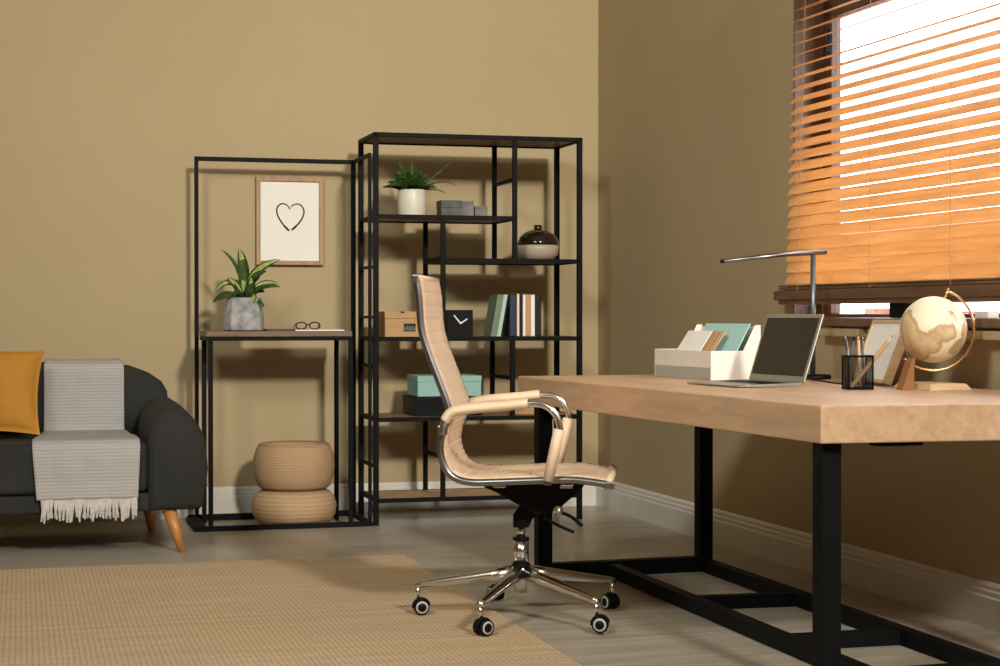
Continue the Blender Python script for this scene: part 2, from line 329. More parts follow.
# wooden venetian blind
bl = thing('venetian_blind', 'honey-brown wooden venetian blind hanging over the window on the right wall', 'blind', (CX, CY, 0), -2.44)
sl = MB(); nsl = 32; zt = 2.44; pitch = .0432
def sl_left(z): return -2.49 + (2.20 - z) * .10 if z > 1.9 else -2.46 + (1.9 - z) * .085
for i in range(nsl):
    z = zt - i * pitch
    f = min(1, max(0, (2.12 - z) / .95))
    zs = [1.0, 1.12, 1.25, 1.4, 1.55, 1.7, 1.844, 1.9, 1.97, 2.02, 2.1, 2.6]; ts = [66, 66, 65.5, 63, 54, 46, 39, 33, 24, 17, 12, 10]
    kk = max(j for j in range(11) if zs[j] <= z); tilt = radians(ts[kk] + (ts[kk + 1] - ts[kk]) * (z - zs[kk]) / (zs[kk + 1] - zs[kk]))
    yl = sl_left(z) + .004 * sin(i * 2.3)
    cs = []
    W = .049
    for k in range(7):
        u = (k / 6 - .5) * W; cam_ = .0022 * (1 - (2 * u / W) ** 2)
        cs.append((u * cos(tilt) - cam_ * sin(tilt), u * sin(tilt) + cam_ * cos(tilt)))
    top = [(x - .0014 * sin(tilt), zz + .0014 * cos(tilt)) for x, zz in cs]
    ring = cs + top[::-1]; n = len(ring)
    vs = [(-.055 + x, yl, z + zz) for x, zz in ring] + [(-.055 + x, -4.95, z + zz) for x, zz in ring]
    sl.add(vs, [tuple(range(n)), tuple(range(2 * n - 1, n - 1, -1))] + [(i2, n + i2, n + (i2 + 1) % n, (i2 + 1) % n) for i2 in range(n)])
sl.build('slats', 'blind', bl)
st = MB()
st.box(-.082, -.03, -4.95, -2.375, 1.097, 1.107); st.box(-.082, -.03, -4.95, -2.37, 1.109, 1.116)
st.build('stacked_slats', 'blinddark', bl, bevel=.002)
br = MB(); br.box(-.088, -.024, -4.95, -2.335, 1.058, 1.095); br.box(-.078, -.034, -4.95, -2.36, 1.041, 1.060)
br.build('bottom_rail', 'blinddark', bl, bevel=.003)
box(-.09, -.015, -4.95, -2.50, 2.455, 2.52).build('headrail', 'blinddark', bl, bevel=.004)
for yc in (-2.56, -3.12, -3.66, -4.3):
    ccc = MB(); dz = .10 if yc > -2.7 else 0
    for xx in (-.083,): ccc.tube([(xx, yc - dz * .6, 2.46), (xx, yc + dz * .2, 1.09)], .0009, 6)
    ccc.build('ladder_cord', 'cord', bl)

# things on the window sill and outside
tag(box(-.02, .02, -.075, .0, 0, .022).build('book', 'white', loc=(3.235, 4.80, .990), rotz=AR, bevel=.002), 'small white book lying on the window sill at the right edge', 'book')

gw = MB(); random.seed(4)
gw.box(9.0, 9.25, -6, 34, -3, 1.0)
for i in range(58): gw.box(8.96, 9.29, -6 + i * .68, -6 + i * .68 + random.uniform(.1, .4), -3, random.uniform(1.0, 1.12))
tag(gw.build('garden_wall', mat('red_brick', (0.25, 0.10, 0.06), .9, scale=8, amt=.5)), 'reddish brown wall outside, seen through the gap below the blind', 'wall')
gr = box(6, 30, -30, 40, -3.1, -3.0).build('ground', mat('outdoor_ground', (0.45, 0.43, 0.38), .9)); struct(gr)

# ---------------------------------------------------------------- rug
RR = radians(-3.3)
rg = MB(); random.seed(2)
x1, x0, y1, y0 = 0.0, -4.3, 0.0, -3.2
top = []
nx, ny = 60, 60
per = []
for i in range(120): t = i / 120; per.append((x1 + random.uniform(-.006, .006), y1 + (y0 - y1) * t))
for i in range(100): t = i / 100; per.append((x1 + (x0 - x1) * t, y0 + random.uniform(-.006, .006)))
for i in range(120): t = i / 120; per.append((x0, y0 + (y1 - y0) * t))
for i in range(150): t = i / 150; per.append((x0 + (x1 - x0) * t, y1 + random.uniform(-.006, .006)))
rg.prism(per, 0.0, .005, 'z')
rug = rg.build('jute_rug', 'jute', loc=(1.943, 6.998, 0), rotz=RR)
tag(rug, 'large woven jute rug lying on the floor before the sofa', 'rug')

# ---------------------------------------------------------------- shelving unit (local: x right, y back)
SF = (2.0808, 8.0411, 0)
su = thing('shelving_unit', 'tall black metal open shelving unit against the back wall', 'shelf', SF, -3.3)
p = .0245; D_ = .40; W_ = 1.038; HT = 1.864
for (x, y) in ((0, 0), (W_ - p, 0), (0, D_ - p), (W_ - p, D_ - p)):
    box(x, x + p, y, y + p, 0, HT).build('post', 'black', su, bevel=.002)
def divider(x, z0, z1, zr):
    mb = MB()
    for y in (0, D_ - p): mb.box(x - .011, x + .011, y, y + .022, z0, z1)
    mb.box(x - .009, x + .009, .02, D_ - .02, zr - .009, zr + .009)
    mb.build('divider', 'black', su, bevel=.0015)
divider(.696, 1.27, 1.85, 1.656); divider(.339, .89, 1.46, 1.272); divider(.685, .51, .876, .694); divider(.338, .12, .492, .318)
def level(name, x0, x1, z, m):
    mb = MB(); h = .020
    mb.box(x0, x1, 0, .022, z - h, z); mb.box(x0, x1, D_ - .022, D_, z - h, z)
    mb.box(x0, x0 + .022, .02, D_ - .02, z - h, z); mb.box(x1 - .022, x1, .02, D_ - .02, z - h, z)
    mb.build(name + '_frame', 'black', su, bevel=.0015)
    box(x0 + .018, x1 - .018, .018, D_ - .018, z - .014, z - .001).build('shelf_board', m, su)
level('top', .0, W_, 1.866, 'darkwood'); level('shelf', .01, .706, 1.478, 'shelfwood'); level('shelf', .33, 1.028, 1.272, 'darkwood')
level('shelf', .01, 1.028, .895, 'darkwood'); level('shelf', .01, 1.028, .512, 'shelfwood'); level('shelf', .01, 1.028, .127, 'lightshelf')
for z in (1.23, .99, .755, .28):
    box(.004, .020, .02, D_ - .02, z - .007, z + .007).build('side_rung', 'black', su)

def on_shelf(x, y, z):  # local shelf point -> world
    c, s_ = cos(radians(-3.3)), sin(radians(-3.3)); return (SF[0] + x * c - y * s_, SF[1] + x * s_ + y * c, z)

# white pot with fern-like plant, level 1
pt = thing('potted_fern', 'bushy green fern in a round white pot on the top left shelf', 'plant', on_shelf(.229, .2, 1.478), -3.3)
MB().lathe([(.050, 0), (.066, .002), (.069, .008), (.070, .128), (.068, .132), (.064, .130), (.063, .110), (.0, .108)], 32, cap=False).build('pot', 'ceramic', pt)
MB().lathe([(.0, .112), (.0625, .112), (.0, .109)], 24, cap=False).build('soil', 'soil', pt)
fm = MB(); random.seed(11)
def blade(mb, base, mid, tip, wd, nrm=(0, -1, 0), n=8, shape=.8):
    b0, m0, t0 = Vector(base), Vector(mid), Vector(tip); nv = Vector(nrm).normalized(); vs = []
    for i in range(n + 1):
        t = i / n; P = b0 * (1 - t) ** 2 + m0 * 2 * t * (1 - t) + t0 * t * t
        tg = (m0 - b0) * 2 * (1 - t) + (t0 - m0) * 2 * t
        if tg.length < 1e-6: tg = Vector((0, 0, 1))
        sd = tg.normalized().cross(nv);
        if sd.length < 1e-3: sd = Vector((1, 0, 0))
        sd.normalize(); ww = wd * (sin(pi * min(1, t * .97 + .03)) ** shape) * .5 + .0006
        nn = sd.cross(tg.normalized())
        vs += [P - sd * ww, P + nn * ww * .25, P + sd * ww]
    fs = []
    for i in range(n):
        a = i * 3; fs += [(a, a + 1, a + 4, a + 3), (a + 1, a + 2, a + 5, a + 4)]
    mb.add(vs, fs, True)
for i in range(420):
    a = random.uniform(0, 2 * pi); el = random.uniform(.05, 1.35); ln = random.uniform(.07, .130)
    d = Vector((cos(a) * cos(el), sin(a) * cos(el), sin(el)))
    if abs(d.x) > .1: ln *= 1.12
    tip = Vector((0, 0, .12)) + d * ln + Vector((-.012, 0, -.028 * cos(el)))
    tip.z = max(tip.z, .145 if hypot(tip.x, tip.y) > .05 else .13)
    mid = Vector((0, 0, .12)) + d * ln * .55 + Vector((0, 0, .03))
    blade(fm, (cos(a) * .03, sin(a) * .03, .112), mid, tip, random.uniform(.006, .012), (random.uniform(-.5, .5), -1, random.uniform(-.3, .6)), 6)
fm.build('foliage', 'fern', pt)
lb = MB()
for t_, m_, w_ in (((.216, .0, .292), (.12, 0, .20), .008), ((.225, .0, .155), (.15, 0, .21), .006), ((.17, -.02, .112), (.12, 0, .16), .006), ((.0, 0.0, .29), (.0, 0, .2), .016), ((-.07, 0, .275), (-.03, 0, .2), .014), ((-.125, 0, .16), (-.08, 0, .2), .014)):
    blade(lb, (0, 0, .115), m_, t_, w_)
lb.build('long_blades', 'fern', pt)

# grey marbled boxes
def carton(name, label, cat, x0, x1, y0, y1, z, h, m, lid=None, group=None, lidh=.02):
    cx, cy = (x0 + x1) / 2, (y0 + y1) / 2; hw, hd = (x1 - x0) / 2, (y1 - y0) / 2
    t = thing(name, label, cat, on_shelf(cx, cy, z), -3.3, group)
    box(-hw, hw, -hd, hd, 0, h - lidh).build('body', m, t, bevel=.002)
    box(-hw - .001, hw + .001, -hd - .001, hd + .001, h - lidh + .0006, h).build('lid', lid or m, t, bevel=.0015)
    return t
carton('storage_box', 'widest dark grey marbled box on the top shelf beside the fern', 'box', .352, .456, .10, .2, 1.478, .078, 'greybox', lidh=.036)
carton('storage_box', 'narrow upright grey box between the two other grey boxes', 'box', .460, .520, .12, .22, 1.478, .078, 'greybox2', lidh=.012)
carton('storage_box', 'smallest pale grey box, rightmost on the top shelf', 'box', .524, .586, .11, .19, 1.478, .052, 'greybox2', lidh=.012)

# lidded bowl
bw = thing('lidded_bowl', 'squat round bowl with glossy dark lid on the right-hand shelf', 'bowl', on_shelf(.870, .2, 1.272), -3.3)
MB().lathe([(.045, 0), (.080, .004), (.099, .030), (.104, .055), (.103, .074), (.0, .074)], 40, cap=False).build('bowl_body', 'beigeglaze', bw)
MB().lathe([(.0, .0755), (.1035, .0755), (.103, .088), (.094, .112), (.074, .134), (.045, .148), (.022, .153), (.0, .154)], 40, cap=False).build('lid', 'olive', bw)
MB().lathe([(.0, .150), (.019, .150), (.021, .158), (.020, .175), (.0, .176)], 20, cap=False).build('knob', 'olive', bw)

# books on level 3
def book(label, x0, x1, h, d, cover, pages, lean=0, y0=.10, edge=.35, z=.895):
    t = thing('book', label, 'book', on_shelf(x0, y0, z), -3.3, 'books standing on the middle shelf')
    t.rotation_euler = (0, radians(lean), radians(-3.3)) if lean else (0, 0, radians(-3.3))
    w_ = x1 - x0
    mb = MB(); c = .0028
    mb.box(0, c, 0, d, 0, h); mb.box(w_ - c, w_, 0, d, 0, h); mb.box(c, w_ - c, d - c, d, 0, h)
    mb.build('cover', cover, t)
    box(c, w_ - c, .003, d - c, .003, h - .003).build('pages', pages, t)
    return t
# the leaning pair: sage book and its mint companion
def lean_box(label, x0, x1, lean_dx, h, m, y0, d, m2):
    t = thing('book', label, 'book', on_shelf(x0, y0, .896), -3.3, 'books standing on the middle shelf')
    w_ = x1 - x0; k = lean_dx / h; mb = MB()
    def sheared(mb, xa, xb, ya, yb, za, zb):
        vs = [(xa + k * za, ya, za), (xb + k * za, ya, za), (xb + k * za, yb, za), (xa + k * za, yb, za), (xa + k * zb, ya, zb), (xb + k * zb, ya, zb), (xb + k * zb, yb, zb), (xa + k * zb, yb, zb)]
        mb.add(vs, [(0, 3, 2, 1), (4, 5, 6, 7), (0, 1, 5, 4), (1, 2, 6, 5), (2, 3, 7, 6), (3, 0, 4, 7)])
    sheared(mb, 0, .003, 0, d, 0, h); sheared(mb, w_ - .003, w_, 0, d, 0, h); sheared(mb, .003, w_ - .003, 0, .003, 0, h); mb.build('cover', m, t)
    mp_ = MB(); sheared(mp_, .003, w_ - .003, .0035, d - .003, .003, h - .002); mp_.build('pages', m2, t)
lean_box('wide sage green book leaning to the right', .600, .630, .036, .204, 'sage', .10, .15, 'paper')
lean_box('thin pale mint book leaning against the dark books', .631, .650, .036, .204, 'mint', .10, .15, 'mint')
lean_box('black book wedged behind the pale mint book', .651, .660, .036, .200, 'blackplastic', .10, .15, 'paper')
book('dark navy blue book standing upright among the shelf books', .697, .730, .207, .15, 'navy', 'navy')
book('thin cream-edged book to the right of the navy one', .732, .746, .210, .15, 'tan', 'paper')
book('black book between the cream-edged and the white one', .748, .762, .206, .15, 'blackplastic', 'ink')
book('bright white book left of the tan one', .763, .777, .206, .15, 'white', 'paper')
book('tan orange book between two white ones', .779, .801, .208, .15, 'tan', 'tan')
book('pale grey-white book right of the tan one', .803, .824, .206, .15, 'white', 'paper')
book('last black book at the right end of the row', .826, .856, .208, .15, 'blackplastic', 'ink')

# shoebox with label
sb = thing('shoebox', 'brown cardboard shoebox with lid behind the chair back', 'box', on_shelf(.070, .08, .895), -3.3)
box(0, .195, 0, .28, 0, .088).build('body', 'kraft', sb, bevel=.002)
box(-.002, .197, -.003, .283, .0885, .122).build('lid', 'kraft', sb, bevel=.002)
MB().prism([(.085 + .011 * cos(a * pi / 8 + pi), .122 + .009 * sin(a * pi / 8 + pi)) for a in range(9)], -.0036, -.0031).build('finger_notch', 'ink', sb)
box(.092, .150, -.0008, -.0001, .026, .064).build('printed_label', 'ink', sb)
random.seed(3)
stamp('label_print', [[(.096 + i * .011, .030 + random.uniform(0, .006)), (.103 + i * .011, .030), (.104 + i * .011, .034 + random.uniform(0, .02)), (.097 + i * .011, .058 - random.uniform(0, .014))] for i in range(5)], 'greybox2', sb, -.0018)

# square black clock
ck = thing('desk_clock', 'square black clock with white hands on the middle shelf', 'clock', on_shelf(.455, .16, .895), -3.3)
box(-.066, .066, -.02, .02, 0, .130).build('case', 'blackplastic', ck, bevel=.003)
def bar2(a, b_, w_): 
    d = Vector((b_[0] - a[0], b_[1] - a[1])); d.normalize(); q = Vector((-d.y, d.x)) * w_ / 2
    return [(a[0] - q.x, a[1] - q.y), (b_[0] - q.x, b_[1] - q.y), (b_[0] + q.x, b_[1] + q.y), (a[0] + q.x, a[1] + q.y)]
stamp('hour_hand', [bar2((.003, .064), (.036, .086), .0065)], 'paper', ck, -.0215)
stamp('minute_hand', [bar2((.005, .062), (-.031, .104), .0065)], 'paper', ck, -.0224)

# boxes on level 4
carton('storage_box', 'mint green box resting on the large black box', 'box', .235, .552, .10, .34, .6055, .100, 'teal', lidh=.03)
carton('storage_box', 'large black box under the mint green one', 'box', .218, .556, .09, .36, .512, .092, 'blackplastic', lidh=.03)
carton('storage_box', 'small flat brown card box on the lower shelf behind the armrest', 'box', .71, .82, .10, .2, .512, .03, 'kraft', lidh=.01)

# ---------------------------------------------------------------- console table + tall frame
CF = (1.3174, 8.0958, 0)
def on_console(x, y, z):
    c, s_ = cos(radians(-3.3)), sin(radians(-3.3)); return (CF[0] + x * c - y * s_, CF[1] + x * s_ + y * c, z)
ct = thing('console_table', 'narrow console table with black legs and a brown wooden top', 'table', CF, -3.3)
for (x, y) in ((-.010, .002), (.648, .002), (-.010, .30), (.632, .30)):
    box(x, x + .021, y, y + .021, 0.0 if y < .1 else 0.0, .880).build('leg', 'black', ct, bevel=.0015)
ap = MB(); ap.box(-.020, .663, .0, .022, .880, .898); ap.box(-.020, .663, .30, .322, .880, .898); ap.box(-.020, .001, .02, .302, .880, .898); ap.box(.642, .663, .02, .302, .880, .898)
ap.build('apron_frame', 'black', ct, bevel=.0015)
box(-.020, .663, -.002, .325, .899, .924).build('tabletop', 'consolewood', ct, bevel=.002)
tf = thing('tall_frame', 'tall thin black rectangular metal frame standing around the console table', 'frame', CF, -3.3)
b_ = .019
ps = MB(); ps.box(-.034, -.034 + b_, .405, .405 + b_, 0, 1.768); ps.build('post', 'black', tf, bevel=.0015)
box(.735, .757, .405, .427, 0, 1.768).build('post', 'black', tf, bevel=.0015)
box(.742, .757, .0, .015, 0, 1.768).build('post', 'black', tf, bevel=.0015)
box(-.034, .757, .405, .425, 1.747, 1.768).build('top_rail', 'black', tf, bevel=.0015)
box(.742, .757, .015, .405, 1.750, 1.768).build('top_rail', 'black', tf, bevel=.0015)
bs = MB(); bs.box(-.066, .757, -.025, -.003, 0, .024); bs.box(-.066, .757, .415, .437, 0, .030); bs.box(.735, .757, -.003, .415, 0, .024)
bs.box(-.075, -.018, -.025, .437, 0, .022)
bs.build('base_rail', 'black', tf, bevel=.0015)

# concrete pot plant
pp = thing('potted_plant', 'leafy variegated plant in a rough grey concrete pot on the console', 'plant', on_console(.172, .15, .9245), -3.3)
pv = []
MB().lathe([(.078, 0), (.096, .004), (.098, .03), (.092, .10), (.084, .150), (.080, .158), (.073, .158), (.073, .14), (0, .138)], 8, cap=False).build('pot', 'concrete', pp, bevel=.006)
MB().lathe([(0, .145), (.072, .145), (0, .14)], 8, cap=False).build('soil', 'soil', pp)
def PX(px, py, dy=0):  # plant offsets from measured silhouette, pot centre at (244,331)
    k = 8.6 / 1750 * (8.12 / 8.6) * 1.02
    return ((px - 244) * .00472, dy, (331 - py) * .00472)
leaves = [((241, 290), (241, 262), (221, 250), 5, -.02), ((243, 292), (246, 268), (239, 248), 17, 0), ((246, 290), (252, 266), (281, 259), 12, .01), ((247, 288), (252, 273), (266, 271), 9, -.04),
          ((243, 292), (228, 272), (214, 293), 9, -.03), ((240, 297), (226, 288), (213, 303), 8, .02), ((242, 298), (238, 284), (226, 278), 11, -.05), ((246, 299), (252, 292), (249, 277), 15, -.06),
          ((248, 296), (262, 276), (281, 285), 8, 0), ((247, 298), (253, 290), (252, 304), 11, -.08), ((243, 300), (240, 290), (238, 279), 12, .04), ((244, 298), (235, 286), (232, 298), 9, -.07),
          ((245, 300), (258, 285), (266, 292), 9, .05), ((244, 300), (250, 280), (262, 276), 10, .06), ((246, 300), (256, 282), (279, 287), 7, -.06), ((242, 300), (228, 290), (217, 301), 8, -.08), ((245, 299), (256, 296), (262, 308), 8, -.09)]
for i, (a, b2, c2, wd, dy) in enumerate(leaves):
    mb = MB(); n_ = (random.uniform(-.3, .3), -1, .25)
    blade(mb, PX(*a, 0), PX(*b2, dy * .6), PX(*c2, dy), wd * .0031, n_, 10, .7)
    lf = mb.build('leaf', 'leaf', pp, solid=.0012)
    if i in (1, 2, 6, 9, 4, 8, 7, 10):
        mb = MB(); off = lambda q: (q[0], q[1] - .003, q[2] + .001)
        blade(mb, off(PX(*a, 0)), off(PX(*b2, dy * .6)), off(PX(*c2, dy)), wd * .0031 * .55, n_, 10, .7)
        mb.build('leaf_stripe', 'leafpale', lf)

# magazine, notebook, glasses on the console
tag(box(-.12, .11, -.09, .09, 0, .006).build('magazine', 'paper', loc=on_console(.53, .13, .9245), rotz=radians(-8), bevel=.001), 'white magazine lying on the console under the glasses', 'magazine')
tag(box(-.10, .10, -.07, .07, 0, .009).build('notebook', 'greybox', loc=on_console(.375, .19, .9245), rotz=radians(-3.3), bevel=.002), 'flat dark grey notebook on the console beside the plant pot', 'notebook')
gl = thing('eyeglasses', 'black framed glasses lying on the white magazine', 'glasses', on_console(.465, .12, .9315), -3.3)
for cx_ in (-.03, .035):
    ringp = [(cx_ + .026 * cos(a) * (1 if abs(cos(a)) < .9 else .95), -.03, .018 + .016 * sin(a)) for a in [k * pi / 10 for k in range(21)]]
    MB().tube(ringp, .0032, 6, cap=False).build('rim', 'blackplastic', gl)
MB().tube([(-.006, -.03, .022), (.010, -.03, .022)], .003, 6).build('bridge', 'blackplastic', gl)
for sx, sgn in ((-.055, 1), (.060, 1)):
    curve_tube([(sx, -.03, .024), (sx + .003, .03, .020), (sx + .008, .08, .006)], .0022, 6).build('temple', 'blackplastic', gl)

# heart picture on the back wall
pic = thing('picture_frame', 'oak framed print of a drawn heart hanging on the back wall', 'picture', on_console(.283, .575, 1.25), -3.3)
pw, ph, fw_, dp = .336, .438, .021, .028
fmb = MB(); fmb.box(0, fw_, -dp, 0, 0, ph); fmb.box(pw - fw_, pw, -dp, 0, 0, ph); fmb.box(fw_, pw - fw_, -dp, 0, 0, fw_); fmb.box(fw_, pw - fw_, -dp, 0, ph - fw_, ph)
fmb.build('frame', 'oakframe', pic, bevel=.0015)
box(fw_, pw - fw_, -.016, -.006, fw_, ph - fw_).build('print', 'paper', pic)
hcx = .171
def hx(px, py): return ((px - 256) * (.336 / 67), (265 - py) * (.438 / 87.5))
def Hz(u, v): return hx(240 + u / 6.66, 170 + v / 6.66)
left = [(332, 262), (318, 242), (302, 230), (284, 226), (264, 232), (250, 246), (243, 268), (248, 300), (266, 336), (294, 374), (325, 405)]
right = [(338, 248), (350, 236), (366, 229), (386, 227), (406, 236), (419, 254), (425, 276), (420, 304), (404, 336), (376, 370), (343, 400)]
for side, pts in (('l', left), ('r', right)):
    P = smooth_path([(Hz(*q)[0], -.0168, Hz(*q)[1]) for q in pts], 6)
    L_ = len(P); rs = [.0027 + .0016 * (i / L_) + (.0012 if i > L_ * .9 else 0) for i in range(L_)]
    MB().tube(P, rs, 6).build('heart_line', 'ink', pic)

# seagrass poufs / baskets
kp = thing('seagrass_pouf', 'tall woven seagrass basket standing upon the flat pouf', 'basket', on_console(.415, .19, .170), -3.3)
MB().lathe([(.0, .004), (.160, .004), (.174, .014), (.190, .06), (.195, .11), (.191, .16), (.176, .200), (.168, .210), (.160, .210), (.155, .19), (.0, .186)], 48, cap=False).build('basket_body', 'basket', kp)
MB().lathe([(.160, .209), (.169, .2125), (.165, .217), (.158, .213)], 48, cap=False).build('rim', 'basket', kp)
kq = thing('seagrass_pouf', 'flat round woven pouf on the floor beneath the console', 'pouf', on_console(.415, .19, 0), -3.3)
MB().lathe([(.0, .0), (.135, .0), (.178, .014), (.199, .05), (.204, .09), (.194, .13), (.172, .156), (.150, .164), (.0, .167)], 48, cap=False).build('cushion', 'basket2', kq)
MB().lathe([(.150, .1645), (.156, .1675), (.152, .1695), (.0, .1690)], 48, cap=False).build('rim', 'kraftdark', kq)

# ---------------------------------------------------------------- sofa
SOF = (1.0931, 7.4468, 0)
def on_sofa(x, y, z):
    c, s_ = cos(radians(-3.3)), sin(radians(-3.3)); return (SOF[0] + x * c - y * s_, SOF[1] + x * s_ + y * c, z)
sf = thing('sofa', 'dark charcoal velvet sofa with rounded arms standing on the left', 'sofa', SOF, -3.3)
SW = 2.0
# arms: swept rounded slab, side outline in (y,z), width in x with rounded outer top
def arm(xo, sgn):
    mb = MB(); ys = [(-.075, .0), (-.072, .02), (-.05, .035), (.05, .04), (.25, .04), (.45, .04), (.65, .04), (.78, .04)]
    rows = []
    # cross-section in x,z: inner bottom, inner top, rounded crown, outer bottom
    def section(y, h, w_, inset):
        pts = []
        xi, xo_ = -w_ + inset, -inset * .4
        pts.append((xi, .18 + inset)); pts.append((xi, .30)); pts.append((xi, h - .16))
        for k in range(9):
            a = pi * (1 - k / 8)
            cxm = (xi + xo_) / 2 + (.02 if True else 0); rx = (xo_ - xi) / 2
            pts.append((xi + rx + rx * cos(a) * 1.0, h - .13 + (.13 - inset) * sin(a) ** .8 - .055 * max(0, cos(a)) ))
        pts.append((xo_ + .008, h - .26)); pts.append((xo_, .30)); pts.append((xo_ - .012, .20)); pts.append((xo_ - .03, .18 + inset))
        return pts
    secs = [(-.085, .595, .245, .030), (-.075, .607, .245, .012), (-.055, .614, .245, .002), (.05, .622, .245, 0), (.20, .628, .245, 0), (.35, .632, .245, 0), (.5, .634, .245, 0), (.66, .63, .245, 0), (.78, .62, .245, .01)]
    V = []
    for y, h, w_, ins in secs:
        P_ = section(y, h, w_, ins); V += [(xo + sgn * x, y, z) for x, z in P_]; n = len(P_)
    m_ = len(secs); fs = [(i * n + k, i * n + (k + 1) % n, (i + 1) * n + (k + 1) % n, (i + 1) * n + k) for i in range(m_ - 1) for k in range(n)]
    fs += [tuple(range(n)), tuple((m_ - 1) * n + k for k in range(n - 1, -1, -1))]
    mb.add(V, fs, True); return mb
arm(.093, 1).build('arm', 'sofa', sf, bevel=0); arm(.093 - SW, -1).build('arm', 'sofa', sf)
# back with rounded shoulders
bk = MB(); xr, xl = -.015, -SW + .2
out = []
shp = [(xr - .004, .46), (xr, .60), (xr - .004, .655), (xr - .03, .70), (xr - .085, .738), (xr - .16, .767), (xr - .26, .782), (xr - .40, .786)]
out = shp + [(xl - (x - xr), z) for x, z in shp[::-1]]
def bsec(y, sc_): return [((x - (xl + xr) / 2) * (1 - sc_ * .012) + (xl + xr) / 2, y, .46 + (z - .46) * (1 - sc_ * .05)) for x, z in out]
V = []; ysec = [(.545, 3), (.555, .8), (.58, 0), (.70, 0), (.78, 0), (.82, .8), (.835, 3)]
for y, k in ysec: V += bsec(y, k)
n = len(out); m_ = len(ysec)
fs = [(i * n + k, i * n + (k + 1) % n, (i + 1) * n + (k + 1) % n, (i + 1) * n + k) for i in range(m_ - 1) for k in range(n)] + [tuple(range(n)), tuple((m_ - 1) * n + k for k in range(n - 1, -1, -1))]
bk.add(V, fs, True); bk.build('backrest', 'sofa', sf)
box(-SW + .30, -.135, -.06, .80, .18, .255).build('base', 'sofa', sf, bevel=.012, seg=3)
box(-SW + .31, -.148, -.065, .60, .258, .468).build('seat_cushion', 'sofa', sf, bevel=.03, seg=4)
for (x, y, dx, dy) in ((-.06, -.02, .055, -.02), (-.11, .68, .03, .02), (-SW + .22, -.02, -.055, -.02), (-SW + .26, .68, -.03, .02)):
    MB().tube([(x, y, .182), (x + dx, y + dy, 0.0)], [.031, .015], 16).build('leg', 'orangewood', sf)

# throw blanket draped over back, seat and front
th = thing('throw_blanket', 'light grey ribbed throw with fringe draped over the sofa', 'blanket', SOF, -3.3)
path = [(.855, .60), (.85, .70), (.84, .778), (.80, .791), (.70, .792), (.60, .791), (.550, .780), (.532, .76), (.530, .66), (.528, .56), (.520, .492), (.47, .482), (.35, .480), (.2, .480), (.05, .480), (-.03, .478), (-.068, .464), (-.080, .43), (-.083, .36), (-.084, .30), (-.088, .24)]
Pm = smooth_path([(y, z, 0) for y, z in path], 4)
thm = MB(); V = []; nx = 40
L_ = len(Pm)
for i, q in enumerate(Pm):
    t = i / (L_ - 1); y, z = q.x, q.y
    f = min(1, max(0, (.60 - y) / .6))
    xl_ = -.555 - .062 * f; xr_ = -.218 + .036 * f
    if z < .45 and y < 0: xl_ += .02 * (.45 - z) / .25; xr_ -= .012 * (.45 - z) / .25
    for k in range(nx + 1):
        u = k / nx; x = xl_ + (xr_ - xl_) * u
        wob = .0035 * sin(u * 11 + t * 5) * sin(t * 30)
        if y < 0 and z < .46: V.append((x, y - abs(wob) * 1.5 - .001, z))
        elif z > .75: V.append((x, y, z + abs(wob)))
        elif y > .5: V.append((x, y - abs(wob) - .001, z))
        else: V.append((x, y, z + abs(wob)))
fs = [(i * (nx + 1) + k, i * (nx + 1) + k + 1, (i + 1) * (nx + 1) + k + 1, (i + 1) * (nx + 1) + k) for i in range(L_ - 1) for k in range(nx)]
thm.add(V, fs, True); thm.build('cloth', 'throw', th, solid=.006)
frn = MB(); random.seed(8)
xa, xb = -.580, -.200
for k in range(46):
    x = xa + (xb - xa) * k / 45; ln = random.uniform(.072, .098); dx = random.uniform(-.012, .012)
    frn.tube([(x, -.0885, .243), (x + dx * .4, -.096, .243 - ln * .5), (x + dx, -.090 + random.uniform(-.006, .003), .243 - ln)], [.0056, .0060, .0042], 6)
frn.build('fringe', 'fringe', th)

# mustard cushion
cu = thing('cushion', 'mustard yellow velvet cushion leaning on the sofa back', 'cushion', on_sofa(-.768, .29, .487), -3.3)
cm = MB(); nn = 24; S_ = .197; V = []
for side in (1, -1):
    for i in range(nn + 1):
        for j in range(nn + 1):
            u = i / nn * 2 - 1; v = j / nn * 2 - 1
            e = (1 - abs(u) ** 2.6) * (1 - abs(v) ** 2.6); th_ = .075 * max(0, e) ** .55
            pin = 1 - .10 * (1 - v * v) * 1; pin2 = 1 - .07 * (1 - u * u)
            x = u * S_ * pin; z = v * S_ * pin2
            V.append((x, -side * th_, z))
g = nn + 1
fs = [(i * g + j, i * g + j + 1, (i + 1) * g + j + 1, (i + 1) * g + j) for i in range(nn) for j in range(nn)]
fs += [tuple(g * g + q for q in f[::-1]) for f in fs]
mt = Matrix.Translation((0, .02, .225)) @ Matrix.Rotation(radians(-24), 4, 'X') @ Matrix.Rotation(radians(3), 4, 'Y')
V = [mt @ Vector(v) for v in V]
mn = min(v.z for v in V); V = [Vector((v.x, v.y, v.z - mn)) for v in V]
cm.add(V, fs, True); co = cm.build('cover', 'mustard', cu)
md = co.modifiers.new('w', 'WELD'); md.merge_threshold = .0005

